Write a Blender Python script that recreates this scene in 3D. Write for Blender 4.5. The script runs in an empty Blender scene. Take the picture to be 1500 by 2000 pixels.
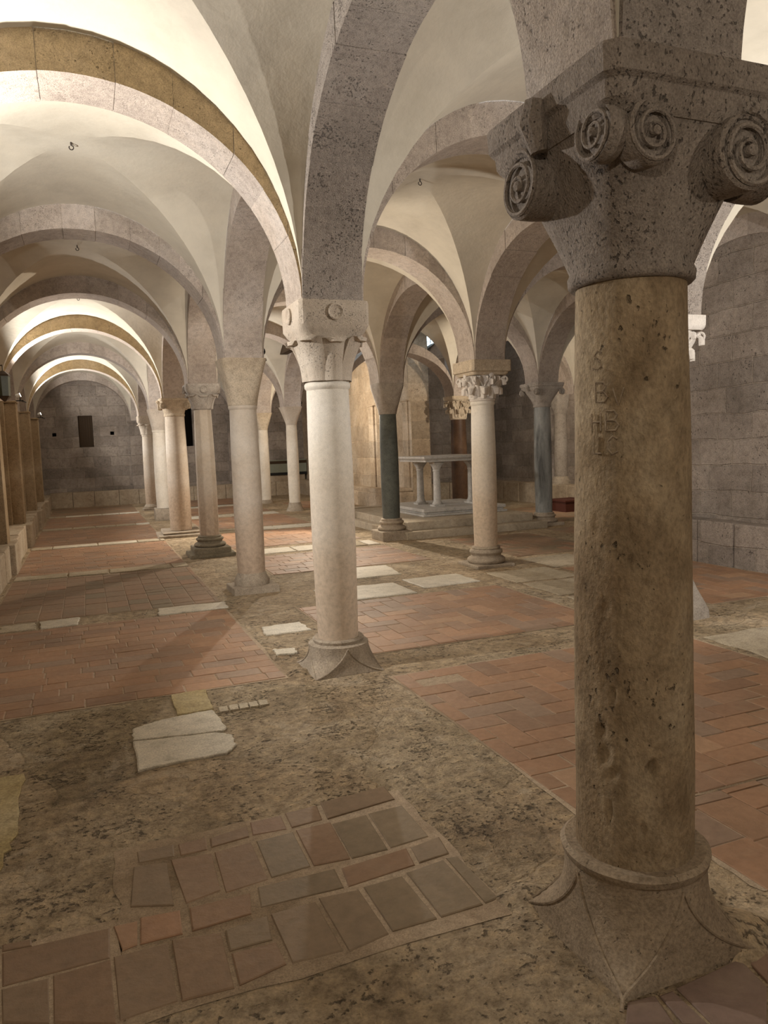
import bpy, bmesh, math, random
from mathutils import Vector, Matrix
random.seed(7)
PI=math.pi; S=bpy.context.scene; COL=S.collection
# ---------------------------------------------------------------- camera
cam_d=bpy.data.cameras.new('camera'); cam=bpy.data.objects.new('camera',cam_d); COL.objects.link(cam); S.camera=cam
def set_cam(yaw,pitch,roll,fpx):
    f=Vector((math.sin(yaw)*math.cos(pitch),math.cos(yaw)*math.cos(pitch),math.sin(pitch)))
    r=Vector((math.cos(yaw),-math.sin(yaw),0)); u=r.cross(f); c,s=math.cos(roll),math.sin(roll)
    r2=c*r+s*u; u2=-s*r+c*u
    m=Matrix((r2,u2,-f)).transposed().to_4x4(); m.translation=Vector((0,0,1.5)); cam.matrix_world=m
    cam_d.sensor_fit='HORIZONTAL'; cam_d.sensor_width=36; cam_d.lens=36*fpx/1500; cam_d.clip_start=.05
set_cam(math.radians(21.399),math.radians(-5.237),math.radians(-2.114),1472.2)
# ---------------------------------------------------------------- world, exposure
w=bpy.data.worlds.new('world'); S.world=w; w.use_nodes=True
w.node_tree.nodes['Background'].inputs[0].default_value=(.75,.88,1,1); w.node_tree.nodes['Background'].inputs[1].default_value=1.0
S.view_settings.view_transform='Standard'; S.view_settings.look='None'; S.view_settings.gamma=1; S.view_settings.use_curve_mapping=False
S.view_settings.exposure=1.42
WARM=(1.0,.86,.68); NEUT=(1.0,.95,.88)
# lamp list: name, place, aim direction, watts, cone degrees, colour, label
LAMPS=[
 ('wall',(-.93,4.80,2.50),(1,0,.35),105,172,NEUT,'small white spotlight on the left wall pilaster nearest the viewer'),
 ('wall',(-.93,13.80,2.50),(1,0,.35),115,172,NEUT,'small white spotlight on a black bracket just beyond the green lantern'),
 ('wall',(-.93,20.0,2.50),(1,0,.35),105,172,NEUT,'small white spotlight on a black bracket nearest the far end wall'),
 ('post',(4.16,13.65,2.50),(-.60,-.80,-.35),240,108,WARM,'spotlight on the capital hidden behind the bright leaf capital column'),
 ('post',(1.80,7.90,2.50),(.9,.5,.15),40,165,WARM,'small black spotlight on the right edge of the tan cushion capital'),
 ('wall',(4.45,2.05,2.50),(.15,1,.35),90,165,NEUT,'spotlight on the capital just outside the right edge'),
 ('wall',(-.93,-1.0,2.50),(.8,.7,.1),30,168,WARM,'added fill spotlight behind the viewer on the left wall'),  # unseen fill lamp, added to even out the light from behind
 ('post',(3.0,-1.1,2.3),(-.1,1,-.15),22,168,WARM,'added fill spotlight by the rear wall behind the viewer'),  # unseen rear fill, added to lift the near floor and fronts
 ('post',(7.45,11.3,2.50),(.7,.7,.1),75,168,WARM,'spotlight on the blue-grey column capital facing the side chapel'),
 ('post',(1.74,13.95,2.50),(.8,.55,.0),60,165,NEUT,'spotlight on the right edge of the scrolled capital of the thick column'),  # added lamp, brightens the left sides of the slim white columns
 ('post',(4.75,17.15,2.50),(.5,.3,.1),60,165,WARM,'spotlight on the flared white capital'),
]
# ---------------------------------------------------------------- materials
def newmat(name):
    m=bpy.data.materials.new(name); m.use_nodes=True; nt=m.node_tree; nt.nodes.clear()
    o=nt.nodes.new('ShaderNodeOutputMaterial'); b=nt.nodes.new('ShaderNodeBsdfPrincipled'); nt.links.new(b.outputs[0],o.inputs[0])
    b.inputs['Roughness'].default_value=.9; b.inputs['Specular IOR Level'].default_value=.2
    return m,nt,b
def N(nt,t,**k):
    n=nt.nodes.new(t)
    for a,v in k.items():
        if a.startswith('i_'): n.inputs[a[2:].replace('_',' ')].default_value=v
        else: setattr(n,a,v)
    return n
def noise(nt,co,sc,det=6,rough=.6,dist=0):
    n=N(nt,'ShaderNodeTexNoise'); n.inputs['Scale'].default_value=sc; n.inputs['Detail'].default_value=det; n.inputs['Roughness'].default_value=rough; n.inputs['Distortion'].default_value=dist
    nt.links.new(co,n.inputs['Vector']); return n.outputs['Fac']
def ramp(nt,f,stops):
    r=N(nt,'ShaderNodeValToRGB'); e=r.color_ramp.elements
    while len(e)<len(stops): e.new(.5)
    for i,(p,c) in enumerate(stops): e[i].position=p; e[i].color=(*c,1) if len(c)==3 else c
    nt.links.new(f,r.inputs[0]); return r.outputs[0]
def mix(nt,f,a,b,mode='MIX'):
    n=N(nt,'ShaderNodeMix',data_type='RGBA',blend_type=mode)
    for i,v in ((0,f),(6,a),(7,b)):
        if hasattr(v,'links'): nt.links.new(v,n.inputs[i])
        else: n.inputs[i].default_value=v if not isinstance(v,tuple) or len(v)==4 else (*v,1)
    return n.outputs[2]
def math_(nt,op,a,b=None,clamp=False):
    n=N(nt,'ShaderNodeMath',operation=op,use_clamp=clamp)
    for i,v in ((0,a),(1,b)):
        if v is None: continue
        if hasattr(v,'links'): nt.links.new(v,n.inputs[i])
        else: n.inputs[i].default_value=v
    return n.outputs[0]
def coords(nt,stretch=(1,1,1),seed=0):
    tc=N(nt,'ShaderNodeTexCoord'); mp=N(nt,'ShaderNodeMapping'); mp.inputs['Scale'].default_value=stretch; mp.inputs['Location'].default_value=(seed*3.7,seed*1.3,seed*2.1)
    nt.links.new(tc.outputs['Object'],mp.inputs['Vector']); return tc.outputs['Object'],mp.outputs[0]
def W3(c,k): return tuple(min(1,x*k) for x in c)
def stone(name,c,c2=None,c3=None,bump=.25,dist=.02,pits=.0,pitsc=40,grad=None,island=0,stretch=(1,1,1),seed=0,rough=.9,bsc=14,big=1.1,wall=None,micro=.45,mot=.55):
    m,nt,b=newmat(name); co,mp=coords(nt,stretch,seed); c2=c2 or W3(c,.72); c3=c3 or W3(c,1.2)
    n1=noise(nt,mp,big,5,.62,.4); n2=noise(nt,mp,bsc,8,.65); n3=noise(nt,mp,bsc*7,4,.6)
    col=ramp(nt,n1,[(.3,c2),(.5,c),(.72,c3)])
    col=mix(nt,mot,col,ramp(nt,n2,[(.25,(.45,.43,.4)),(.5,(.98,.98,.98)),(.75,(1.28,1.26,1.22))]),'MULTIPLY')
    if micro: col=mix(nt,micro,col,ramp(nt,n3,[(.33,(.45,.43,.41)),(.5,(1,1,1)),(.68,(1.5,1.48,1.44))]),'MULTIPLY')
    h=math_(nt,'ADD',math_(nt,'MULTIPLY',n2,1.0),math_(nt,'MULTIPLY',n3,.5))
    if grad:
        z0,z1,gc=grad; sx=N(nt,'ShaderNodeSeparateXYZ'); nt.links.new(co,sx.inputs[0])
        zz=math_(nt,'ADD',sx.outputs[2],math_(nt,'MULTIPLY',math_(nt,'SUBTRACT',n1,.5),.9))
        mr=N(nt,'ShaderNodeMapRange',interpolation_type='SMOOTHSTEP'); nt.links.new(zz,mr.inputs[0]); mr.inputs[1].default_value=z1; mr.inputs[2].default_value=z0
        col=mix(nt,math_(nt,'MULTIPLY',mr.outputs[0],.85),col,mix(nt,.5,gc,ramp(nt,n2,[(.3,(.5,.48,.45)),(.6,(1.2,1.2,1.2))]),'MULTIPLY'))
    if island:
        g=N(nt,'ShaderNodeNewGeometry'); col=mix(nt,island,col,ramp(nt,g.outputs['Random Per Island'],[(0,(.62,.6,.6)),(.5,(.98,.95,.9)),(1,(1.25,1.24,1.28))]),'MULTIPLY')
    if wall:   # coursed ashlar blocks: wall = ('x' or 'y', block length, course height)
        ax,bl,bh=wall; sx=N(nt,'ShaderNodeSeparateXYZ'); nt.links.new(co,sx.inputs[0]); cx=N(nt,'ShaderNodeCombineXYZ')
        nt.links.new(math_(nt,'ADD',sx.outputs[1 if ax=='x' else 0],math_(nt,'MULTIPLY',n1,.12)),cx.inputs[0]); nt.links.new(math_(nt,'ADD',sx.outputs[2],math_(nt,'MULTIPLY',noise(nt,mp,1.6,2,.5),.10)),cx.inputs[1])
        br=N(nt,'ShaderNodeTexBrick'); nt.links.new(cx.outputs[0],br.inputs[0]); br.offset=.43; br.squash=1.3; br.squash_frequency=3
        br.inputs['Scale'].default_value=1; br.inputs['Brick Width'].default_value=bl; br.inputs['Row Height'].default_value=bh; br.inputs['Mortar Size'].default_value=.009; br.inputs['Mortar Smooth'].default_value=.6
        br.inputs['Color1'].default_value=(.72,.7,.68,1); br.inputs['Color2'].default_value=(1.18,1.14,1.1,1); br.inputs['Mortar'].default_value=(1.35,1.3,1.22,1)
        col=mix(nt,.75,col,br.outputs[0],'MULTIPLY'); h=math_(nt,'SUBTRACT',h,math_(nt,'MULTIPLY',br.outputs[1],.8))
    if pits:
        v=noise(nt,mp,pitsc*1.7,3,.55); v2=noise(nt,mp,pitsc*.13,3,.5)
        pf=math_(nt,'MULTIPLY',math_(nt,'SUBTRACT',math_(nt,'ADD',v,math_(nt,'MULTIPLY',v2,.35)),.885-pits*.085),12,True)
        col=mix(nt,math_(nt,'MULTIPLY',pf,.72),col,W3(c,.25)); h=math_(nt,'SUBTRACT',h,math_(nt,'MULTIPLY',pf,1.6))
    bp=N(nt,'ShaderNodeBump'); bp.inputs['Strength'].default_value=bump; bp.inputs['Distance'].default_value=dist
    nt.links.new(h,bp.inputs['Height']); nt.links.new(bp.outputs[0],b.inputs['Normal']); nt.links.new(col,b.inputs['Base Color']); b.inputs['Roughness'].default_value=rough
    return m
def flat(name,c,rough=.5,metal=0,emit=None):
    m,nt,b=newmat(name); b.inputs['Base Color'].default_value=(*c,1); b.inputs['Roughness'].default_value=rough; b.inputs['Metallic'].default_value=metal
    co,mp=coords(nt); f=noise(nt,mp,30,3); col=mix(nt,.3,c,ramp(nt,f,[(.3,(.7,.7,.7)),(.7,(1.2,1.2,1.2))]),'MULTIPLY'); nt.links.new(col,b.inputs['Base Color'])
    if emit: b.inputs['Emission Color'].default_value=(*emit[0],1); b.inputs['Emission Strength'].default_value=emit[1]
    return m
M={}
M['plaster']=stone('cream_plaster',(.63,.58,.485),(.55,.505,.43),(.69,.65,.56),bump=.16,dist=.03,bsc=3,big=.7,micro=0,mot=.25)
M['arch']=stone('travertine_arch',(.47,.405,.355),(.37,.315,.275),(.56,.51,.475),bump=.6,dist=.022,pits=.7,pitsc=55,island=.35,bsc=22)
M['arch_bounce']=stone('ochre_bounce_arch_face',(.50,.385,.235),(.40,.30,.18),(.58,.46,.31),bump=.7,dist=.022,pits=.7,pitsc=45,island=.25,bsc=22)  # ochre stone with the warm bounce light painted into its colour
M['arch_rough']=stone('porous_travertine',(.45,.395,.355),(.34,.30,.27),(.55,.50,.46),bump=.8,dist=.03,pits=1.2,pitsc=48,island=.25,bsc=26,seed=4)
M['mortar']=stone('arch_mortar',(.44,.38,.31),bump=.2)
M['cap_rough']=stone('porous_capital_stone',(.30,.255,.22),(.22,.185,.155),(.38,.33,.29),bump=.8,dist=.022,pits=1.2,pitsc=60,stretch=(1,1,.7),bsc=28,seed=2)
M['cap_white']=stone('pale_capital_stone',(.60,.53,.45),(.50,.42,.34),(.70,.64,.56),bump=.6,dist=.018,pits=1.0,pitsc=60,bsc=30,seed=3,mot=.22,micro=.22)
M['cap_tan']=stone('tan_capital_stone',(.50,.42,.32),(.40,.32,.23),(.58,.50,.40),bump=.45,dist=.012,pits=.4,pitsc=55,seed=5)
M['cap_grey']=stone('grey_capital_stone',(.38,.34,.30),(.30,.26,.22),(.46,.42,.38),bump=.4,dist=.012,pits=.3,pitsc=60,seed=6)
M['cap_marble']=stone('white_marble_capital',(.64,.59,.54),(.5,.44,.39),(.74,.70,.66),bump=.3,dist=.008,seed=7,mot=.22,micro=.22)
M['shaft_near']=stone('ochre_travertine_shaft',(.33,.25,.16),(.215,.15,.088),(.45,.365,.255),bump=.8,dist=.016,pits=.3,pitsc=30,stretch=(1,1,.7),bsc=12,big=3.0,seed=8,micro=.4)
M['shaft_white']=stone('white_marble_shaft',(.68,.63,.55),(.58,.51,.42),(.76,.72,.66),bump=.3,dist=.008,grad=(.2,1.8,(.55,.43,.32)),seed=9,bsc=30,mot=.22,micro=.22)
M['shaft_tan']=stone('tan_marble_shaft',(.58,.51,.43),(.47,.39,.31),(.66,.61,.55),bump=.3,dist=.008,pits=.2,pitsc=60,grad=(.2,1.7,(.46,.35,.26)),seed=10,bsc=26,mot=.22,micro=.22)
M['shaft_pure']=stone('smooth_white_shaft',(.70,.64,.55),(.62,.55,.45),(.76,.72,.66),bump=.15,dist=.006,seed=11,mot=.22,micro=.22)
M['shaft_green']=stone('dark_green_marble_shaft',(.115,.125,.115),(.08,.088,.082),(.16,.17,.155),bump=.15,dist=.004,seed=12,rough=.6)
M['shaft_grey']=stone('blue_grey_marble_shaft',(.23,.235,.225),(.07,.068,.065),(.40,.40,.38),bump=.2,dist=.005,seed=13,stretch=(2.5,2.5,.55),rough=.6,big=2,mot=.3,micro=.2)
M['shaft_brown']=stone('dark_brown_marble_shaft',(.085,.048,.028),(.05,.028,.018),(.13,.08,.05),bump=.15,dist=.004,seed=14,rough=.5)
M['base_stone']=stone('worn_base_stone',(.40,.34,.27),(.30,.245,.185),(.50,.44,.37),bump=.5,dist=.014,pits=.5,pitsc=45,seed=15)
M['base_near']=stone('brown_base_stone',(.33,.26,.185),(.25,.19,.13),(.42,.35,.27),bump=.5,dist=.018,pits=.6,pitsc=40,seed=16)
M['base_dark']=stone('mossy_base_stone',(.22,.19,.135),(.15,.13,.09),(.30,.26,.2),bump=.5,dist=.012,pits=.5,seed=17)
M['wall_x']=stone('ashlar_wall_x',(.36,.315,.28),(.25,.215,.185),(.47,.42,.38),bump=1.0,dist=.03,pits=.5,pitsc=26,wall=('x',.48,.29),seed=18)
M['wall_y']=stone('ashlar_wall_y',(.36,.315,.28),(.25,.215,.185),(.47,.42,.38),bump=1.0,dist=.03,pits=.5,pitsc=26,wall=('y',.48,.29),seed=19)
M['wall_warm']=stone('warm_ashlar_wall',(.46,.37,.27),(.34,.26,.18),(.58,.5,.4),bump=.7,dist=.03,pits=.7,pitsc=22,wall=('x',.6,.4),seed=20)
M['pil']=stone('brown_pilaster_stone',(.36,.27,.17),(.27,.19,.11),(.45,.36,.25),bump=.5,dist=.02,pits=.5,pitsc=30,seed=21)
M['bench']=stone('worn_bench_stone',(.42,.34,.25),(.31,.24,.17),(.52,.45,.35),bump=.6,dist=.02,pits=.6,pitsc=26,seed=22)
M['step']=stone('altar_step_stone',(.42,.355,.27),(.32,.27,.2),(.5,.45,.37),bump=.4,dist=.012,pits=.4,seed=23)
M['marble']=stone('grey_white_marble',(.48,.46,.43),(.4,.38,.35),(.56,.54,.52),bump=.2,dist=.006,seed=24,rough=.5)
M['black']=flat('black_metal',(.012,.012,.012),.5); M['white']=flat('white_lamp_metal',(.7,.7,.68),.4)
M['glow']=flat('lamp_glow',(.9,.9,.85),.4,emit=((1,.92,.8),6)); M['greenglass']=flat('green_lantern_glass',(.10,.11,.075),.3)
M['bronze']=flat('dark_bronze',(.06,.04,.025),.4); M['shutter']=flat('brown_wood',(.05,.03,.015),.7); M['panel']=flat('greenish_panel',(.22,.23,.18),.5)
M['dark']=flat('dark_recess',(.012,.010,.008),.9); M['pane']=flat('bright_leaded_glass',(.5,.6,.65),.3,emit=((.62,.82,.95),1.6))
M['chest']=flat('dark_red_wood',(.07,.022,.014),.6); M['iron']=flat('rusty_iron',(.05,.04,.035),.7)
# floor materials
def floor_rough():
    m,nt,b=newmat('rough_stone_paving'); co,mp=coords(nt)
    wob=noise(nt,mp,1.3,4); off=N(nt,'ShaderNodeVectorMath',operation='SCALE'); nt.links.new(mp,off.inputs[0]); off.inputs[3].default_value=1
    dv=N(nt,'ShaderNodeTexNoise'); dv.inputs['Scale'].default_value=2.2; dv.inputs['Detail'].default_value=4; nt.links.new(mp,dv.inputs['Vector'])
    ad=N(nt,'ShaderNodeVectorMath',operation='MULTIPLY_ADD'); nt.links.new(dv.outputs['Color'],ad.inputs[0]); ad.inputs[1].default_value=(.35,.35,0); nt.links.new(mp,ad.inputs[2])
    vo=N(nt,'ShaderNodeTexVoronoi',feature='DISTANCE_TO_EDGE',voronoi_dimensions='2D'); vo.inputs['Scale'].default_value=1.25; nt.links.new(ad.outputs[0],vo.inputs['Vector'])
    vc=N(nt,'ShaderNodeTexVoronoi',feature='F1',voronoi_dimensions='2D'); vc.inputs['Scale'].default_value=1.25; nt.links.new(ad.outputs[0],vc.inputs['Vector'])
    n1=noise(nt,mp,1.5,6,.65,.6); n2=noise(nt,mp,16,8,.7); n3=noise(nt,mp,85,4,.6); n4=noise(nt,mp,5,5,.65,.5)
    col=ramp(nt,n1,[(.28,(.25,.185,.12)),(.45,(.36,.28,.185)),(.6,(.455,.365,.255)),(.78,(.55,.465,.355))])
    sp=N(nt,'ShaderNodeSeparateColor'); nt.links.new(vc.outputs['Color'],sp.inputs[0])
    col=mix(nt,.6,col,ramp(nt,sp.outputs[0],[(0,(.75,.76,.7)),(.5,(1,.97,.92)),(1,(1.25,1.2,1.12))]),'MULTIPLY')
    col=mix(nt,.7,col,ramp(nt,n2,[(.34,(.32,.29,.25)),(.5,(.98,.98,.98)),(.68,(1.55,1.5,1.4))]),'MULTIPLY')
    pt=math_(nt,'MULTIPLY',math_(nt,'SUBTRACT',math_(nt,'ADD',noise(nt,mp,42,4,.6),math_(nt,'MULTIPLY',n4,.7)),.945),9,True)
    col=mix(nt,math_(nt,'MULTIPLY',pt,.7),col,(.07,.052,.032))
    dust=math_(nt,'MULTIPLY',math_(nt,'SUBTRACT',noise(nt,mp,3.3,7,.7,.8),.54),7,True)
    col=mix(nt,math_(nt,'MULTIPLY',dust,.55),col,(.58,.49,.37))
    cr=ramp(nt,vo.outputs[0],[(0,(1,1,1)),(.014,(0,0,0))]); col=mix(nt,math_(nt,'MULTIPLY',cr,.12),col,(.10,.08,.05))
    h=math_(nt,'ADD',math_(nt,'MULTIPLY',n4,2.2),math_(nt,'ADD',math_(nt,'MULTIPLY',n2,.9),math_(nt,'MULTIPLY',n3,.25)))
    h=math_(nt,'SUBTRACT',h,math_(nt,'MULTIPLY',pt,.9)); h=math_(nt,'SUBTRACT',h,math_(nt,'MULTIPLY',cr,.22))
    bp=N(nt,'ShaderNodeBump'); bp.inputs['Strength'].default_value=.95; bp.inputs['Distance'].default_value=.03
    col=mix(nt,.28,col,ramp(nt,n3,[(.35,(.45,.43,.4)),(.5,(1,1,1)),(.66,(1.5,1.47,1.42))]),'MULTIPLY')
    nt.links.new(h,bp.inputs['Height']); nt.links.new(bp.outputs[0],b.inputs['Normal']); nt.links.new(col,b.inputs['Base Color'])
    b.inputs['Roughness'].default_value=.8; b.inputs['Specular IOR Level'].default_value=.3
    return m
def brick(name,stops,dark=.5):
    m,nt,b=newmat(name); co,mp=coords(nt); g=N(nt,'ShaderNodeNewGeometry')
    col=ramp(nt,g.outputs['Random Per Island'],stops)
    n1=noise(nt,mp,1.2,5,.6); n2=noise(nt,mp,24,7,.65); n3=noise(nt,mp,4.5,6,.7,.6)
    col=mix(nt,.7,col,ramp(nt,n1,[(.3,(.72,.72,.7)),(.7,(1.2,1.18,1.15))]),'MULTIPLY')
    col=mix(nt,.5,col,ramp(nt,n2,[(.3,(.7,.68,.66)),(.7,(1.22,1.22,1.22))]),'MULTIPLY')
    du=math_(nt,'MULTIPLY',math_(nt,'SUBTRACT',n3,.52),4,True); col=mix(nt,math_(nt,'MULTIPLY',du,.38),col,(.34,.26,.18))
    bp=N(nt,'ShaderNodeBump'); bp.inputs['Strength'].default_value=.4; bp.inputs['Distance'].default_value=.01
    nt.links.new(math_(nt,'ADD',n2,math_(nt,'MULTIPLY',n3,1.2)),bp.inputs['Height']); nt.links.new(bp.outputs[0],b.inputs['Normal']); nt.links.new(col,b.inputs['Base Color'])
    b.inputs['Roughness'].default_value=.62; b.inputs['Specular IOR Level'].default_value=.35
    return m
M['f_rough']=floor_rough()
M['f_brick']=brick('terracotta_brick',[(0,(.30,.18,.11)),(.3,(.345,.20,.12)),(.55,(.275,.165,.105)),(.75,(.28,.195,.14)),(.9,(.35,.20,.12)),(1,(.40,.255,.16))])
M['f_tile']=brick('brown_terracotta_tile',[(0,(.27,.165,.10)),(.3,(.22,.155,.10)),(.6,(.28,.175,.11)),(.85,(.20,.16,.105)),(1,(.31,.17,.10))])
M['f_olive']=brick('olive_brown_tile',[(0,(.20,.155,.10)),(.5,(.23,.175,.115)),(1,(.26,.185,.12))])
M['f_grey']=brick('greyish_pink_tile',[(0,(.27,.17,.12)),(.5,(.24,.17,.14)),(1,(.30,.20,.155))])
M['f_mortar']=stone('floor_mortar',(.40,.31,.22),(.2,.145,.09),(.42,.34,.25),bump=.5,dist=.01,bsc=30,seed=30)
M['f_slab']=stone('pale_marble_slab',(.56,.51,.42),(.47,.42,.33),(.64,.6,.52),bump=.25,dist=.008,seed=31,rough=.6)
M['f_slab2']=stone('buff_stone_slab',(.42,.36,.27),(.33,.28,.2),(.5,.44,.34),bump=.35,dist=.01,pits=.3,seed=32)
M['f_yellow']=stone('yellow_stone_slab',(.40,.32,.17),(.3,.23,.11),(.48,.41,.27),bump=.35,dist=.01,pits=.4,seed=33)
# ---------------------------------------------------------------- mesh helpers
class MB:
    def __init__(s): s.v=[]; s.f=[]; s.mi=[]
    def add(s,vs,fs,mi=0):
        o=len(s.v); s.v+=[tuple(v) for v in vs]; s.f+=[tuple(i+o for i in f) for f in fs]; s.mi+=[mi]*len(fs)
    def box(s,x0,x1,y0,y1,z0,z1,mi=0,j=0):
        r=lambda:random.uniform(-j,j) if j else 0
        vs=[(x+r(),y+r(),z+r()) for z in (z0,z1) for y in (y0,y1) for x in (x0,x1)]
        s.add(vs,[(0,2,3,1),(4,5,7,6),(0,1,5,4),(2,6,7,3),(0,4,6,2),(1,3,7,5)],mi)
    def loft(s,rings,caps=True,mi=0):
        n=len(rings[0]); vs=[p for r in rings for p in r]; fs=[]
        for i in range(len(rings)-1):
            for k in range(n): fs.append((i*n+k,i*n+(k+1)%n,(i+1)*n+(k+1)%n,(i+1)*n+k))
        if caps: fs+=[tuple(range(n))[::-1],tuple(range((len(rings)-1)*n,len(rings)*n))]
        s.add(vs,fs,mi)
    def tube(s,pts,r,n=8,mi=0):
        rings=[]; P=[Vector(p) for p in pts]
        for i,p in enumerate(P):
            t=(P[min(i+1,len(P)-1)]-P[max(i-1,0)]).normalized(); a=t.orthogonal() if i==0 else (a-t*a.dot(t)); a=a.normalized(); b=t.cross(a)
            rr=r[i] if isinstance(r,(list,tuple)) else r
            rings.append([p+(a*math.cos(q)+b*math.sin(q))*rr for q in [2*PI*k/n for k in range(n)]])
        s.loft(rings,True,mi)
    def build(s,name,mats,parent=None,loc=(0,0,0),smooth=True,ang=35,bevel=0):
        me=bpy.data.meshes.new(name); me.from_pydata(s.v,[],s.f)
        for m in (mats if isinstance(mats,(list,tuple)) else [mats]): me.materials.append(M[m] if isinstance(m,str) else m)
        me.polygons.foreach_set('material_index',s.mi)
        me.validate(); me.update()
        o=bpy.data.objects.new(name,me); COL.objects.link(o); o.location=loc
        if parent: o.parent=parent
        if bevel:
            b=o.modifiers.new('bevel','BEVEL'); b.width=bevel; b.segments=2; b.limit_method='ANGLE'; b.angle_limit=math.radians(40)
        if smooth:
            me.shade_smooth(); me.set_sharp_from_angle(angle=math.radians(ang))
        return o
def empty(name,loc,label,cat,group=None):
    o=bpy.data.objects.new(name,None); COL.objects.link(o); o.location=loc; o.empty_display_size=.2; tag(o,label,cat,group); return o
def tag(o,label,cat,group=None):
    o['label']=label; o['category']=cat; o['kind']='thing'
    if group: o['group']=group
    return o
def struct(o,label=None):
    o['kind']='structure'
    if label: o['label']=label
    return o
def sq(n,a,z,p,cx=0,cy=0,wob=0,cut=None):
    """ring: p=2 circle .. p large square, half size a; 'cut' clips a circle of radius cut by the square of half size a"""
    out=[]
    for k in range(n):
        t=2*PI*(k+.5)/n; c,s=math.cos(t),math.sin(t)
        if cut is not None: r=min(cut,a/max(abs(c),abs(s)))
        else: r=a/((abs(c)**p+abs(s)**p)**(1/p))
        if wob: r*=1+wob*math.sin(3*t+z*7)*.5+wob*math.sin(7*t+z*13)*.3
        out.append((cx+r*c,cy+r*s,z))
    return out
def prof(n,pr,wob=0): return [sq(n,r,z,2,wob=wob) for r,z in pr]
# ---------------------------------------------------------------- grid of the crypt
Z0=2.40; RA=1.17; RC=1.39; HB=.19
XL,XA,XB,XC,XF=-1.41,1.50,4.45,7.26,10.05
XR=6.90
YS=[-1.29,1.76,4.80,7.87,10.87,13.90,17.07,20.10,23.20]
def arch(name,a,b,label,rough=False,ea=.2,eb=.2,z0=Z0,rise=RA,hb=HB,wall=False,n=None,gold=False,free=False):
    """arch of separate voussoirs between column centres a and b (both in plan)"""
    ax,ay=a; bx,by=b; L=math.hypot(bx-ax,by-ay); ux,uy=(bx-ax)/L,(by-ay)/L; nx,ny=-uy,ux
    lo,hi=ea,L-eb; c=(lo+hi)/2; hs=(hi-lo)/2
    mb=MB(); n=n or random.choice((11,13)); rs=random.Random(hash((round(ax,2),round(by,2)))%999)
    cuts=[PI]; 
    ws=[rs.uniform(.75,1.25) for _ in range(n)]; t=sum(ws)
    for w_ in ws: cuts.append(cuts[-1]-PI*w_/t)
    def P(th,side,up,inset=0):
        s=c+(hs+inset)*math.cos(th); z=z0+(rise+inset)*max(0,math.sin(th))
        if up and free: s=c+(hs+.014)*math.cos(th); z=z0+(rise+.2)*max(0,math.sin(th))
        elif up:
            s=c+(hs+.014)*math.cos(th); z=z0+(RC+.22 if not wall else rise+.3)*max(0,math.sin(th))**.8
        return (ax+ux*s+nx*side,ay+uy*s+ny*side,z)
    def seg(t0,t1,k,hbx,ins,mi):
        rings=[]
        for i in range(k+1):
            th=t0+(t1-t0)*i/k
            rings.append([P(th,-hbx,False,ins),P(th,hbx,False,ins),P(th,hbx,True),P(th,-hbx,True)])
        mb.loft(rings,True,mi)
    seg(PI,0,40,hb-.005,.006,1)
    for i in range(n):
        g=.0012; j=rs.uniform(-.003,.004)
        seg(cuts[i]-g,cuts[i+1]+g,max(3,int(44*abs(cuts[i]-cuts[i+1])/PI)+1),hb+j,-rs.uniform(0,.005),0)
    o=mb.build(name,['arch_rough' if rough else 'arch','mortar','arch_bounce'],ang=30)
    if gold:  # bounce light is coloured onto the side faces, underside stays grey
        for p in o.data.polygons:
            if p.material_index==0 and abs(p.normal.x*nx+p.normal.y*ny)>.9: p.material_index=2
    return tag(o,label,'arch')
def cell(mb,p00,p10,p11,p01,N_=28,rise=RC,z0=Z0):
    """groin vault over the four column centres p00 p10 p11 p01"""
    q=[(p00[0]+HB,p00[1]+HB),(p10[0]-HB,p10[1]+HB),(p11[0]-HB,p11[1]-HB),(p01[0]+HB,p01[1]-HB)]
    us=[math.sin(PI/2*(2*i/N_-1)) for i in range(N_+1)]
    vs=[];fs=[]
    for v in us:
        for u in us:
            h=rise*math.sqrt(max(0,1-min(u*u,v*v)))
            h+=.05*(1-u*u)*(1-v*v)                                  # slightly domed crown
            a,b=(u+1)/2,(v+1)/2
            x=(1-b)*((1-a)*q[0][0]+a*q[1][0])+b*((1-a)*q[3][0]+a*q[2][0]); y=(1-b)*((1-a)*q[0][1]+a*q[1][1])+b*((1-a)*q[3][1]+a*q[2][1])
            vs.append((x,y,z0+h))
    n=N_+1
    for j in range(N_):
        for i in range(N_):
            a,b,c,d=j*n+i,j*n+i+1,(j+1)*n+i+1,(j+1)*n+i
            if (us[i]+us[i+1])*(us[j]+us[j+1])>0: fs+=[(a,c,b),(a,d,c)]
            else: fs+=[(a,d,b),(b,d,c)]
    mb.add(vs,fs)
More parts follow.
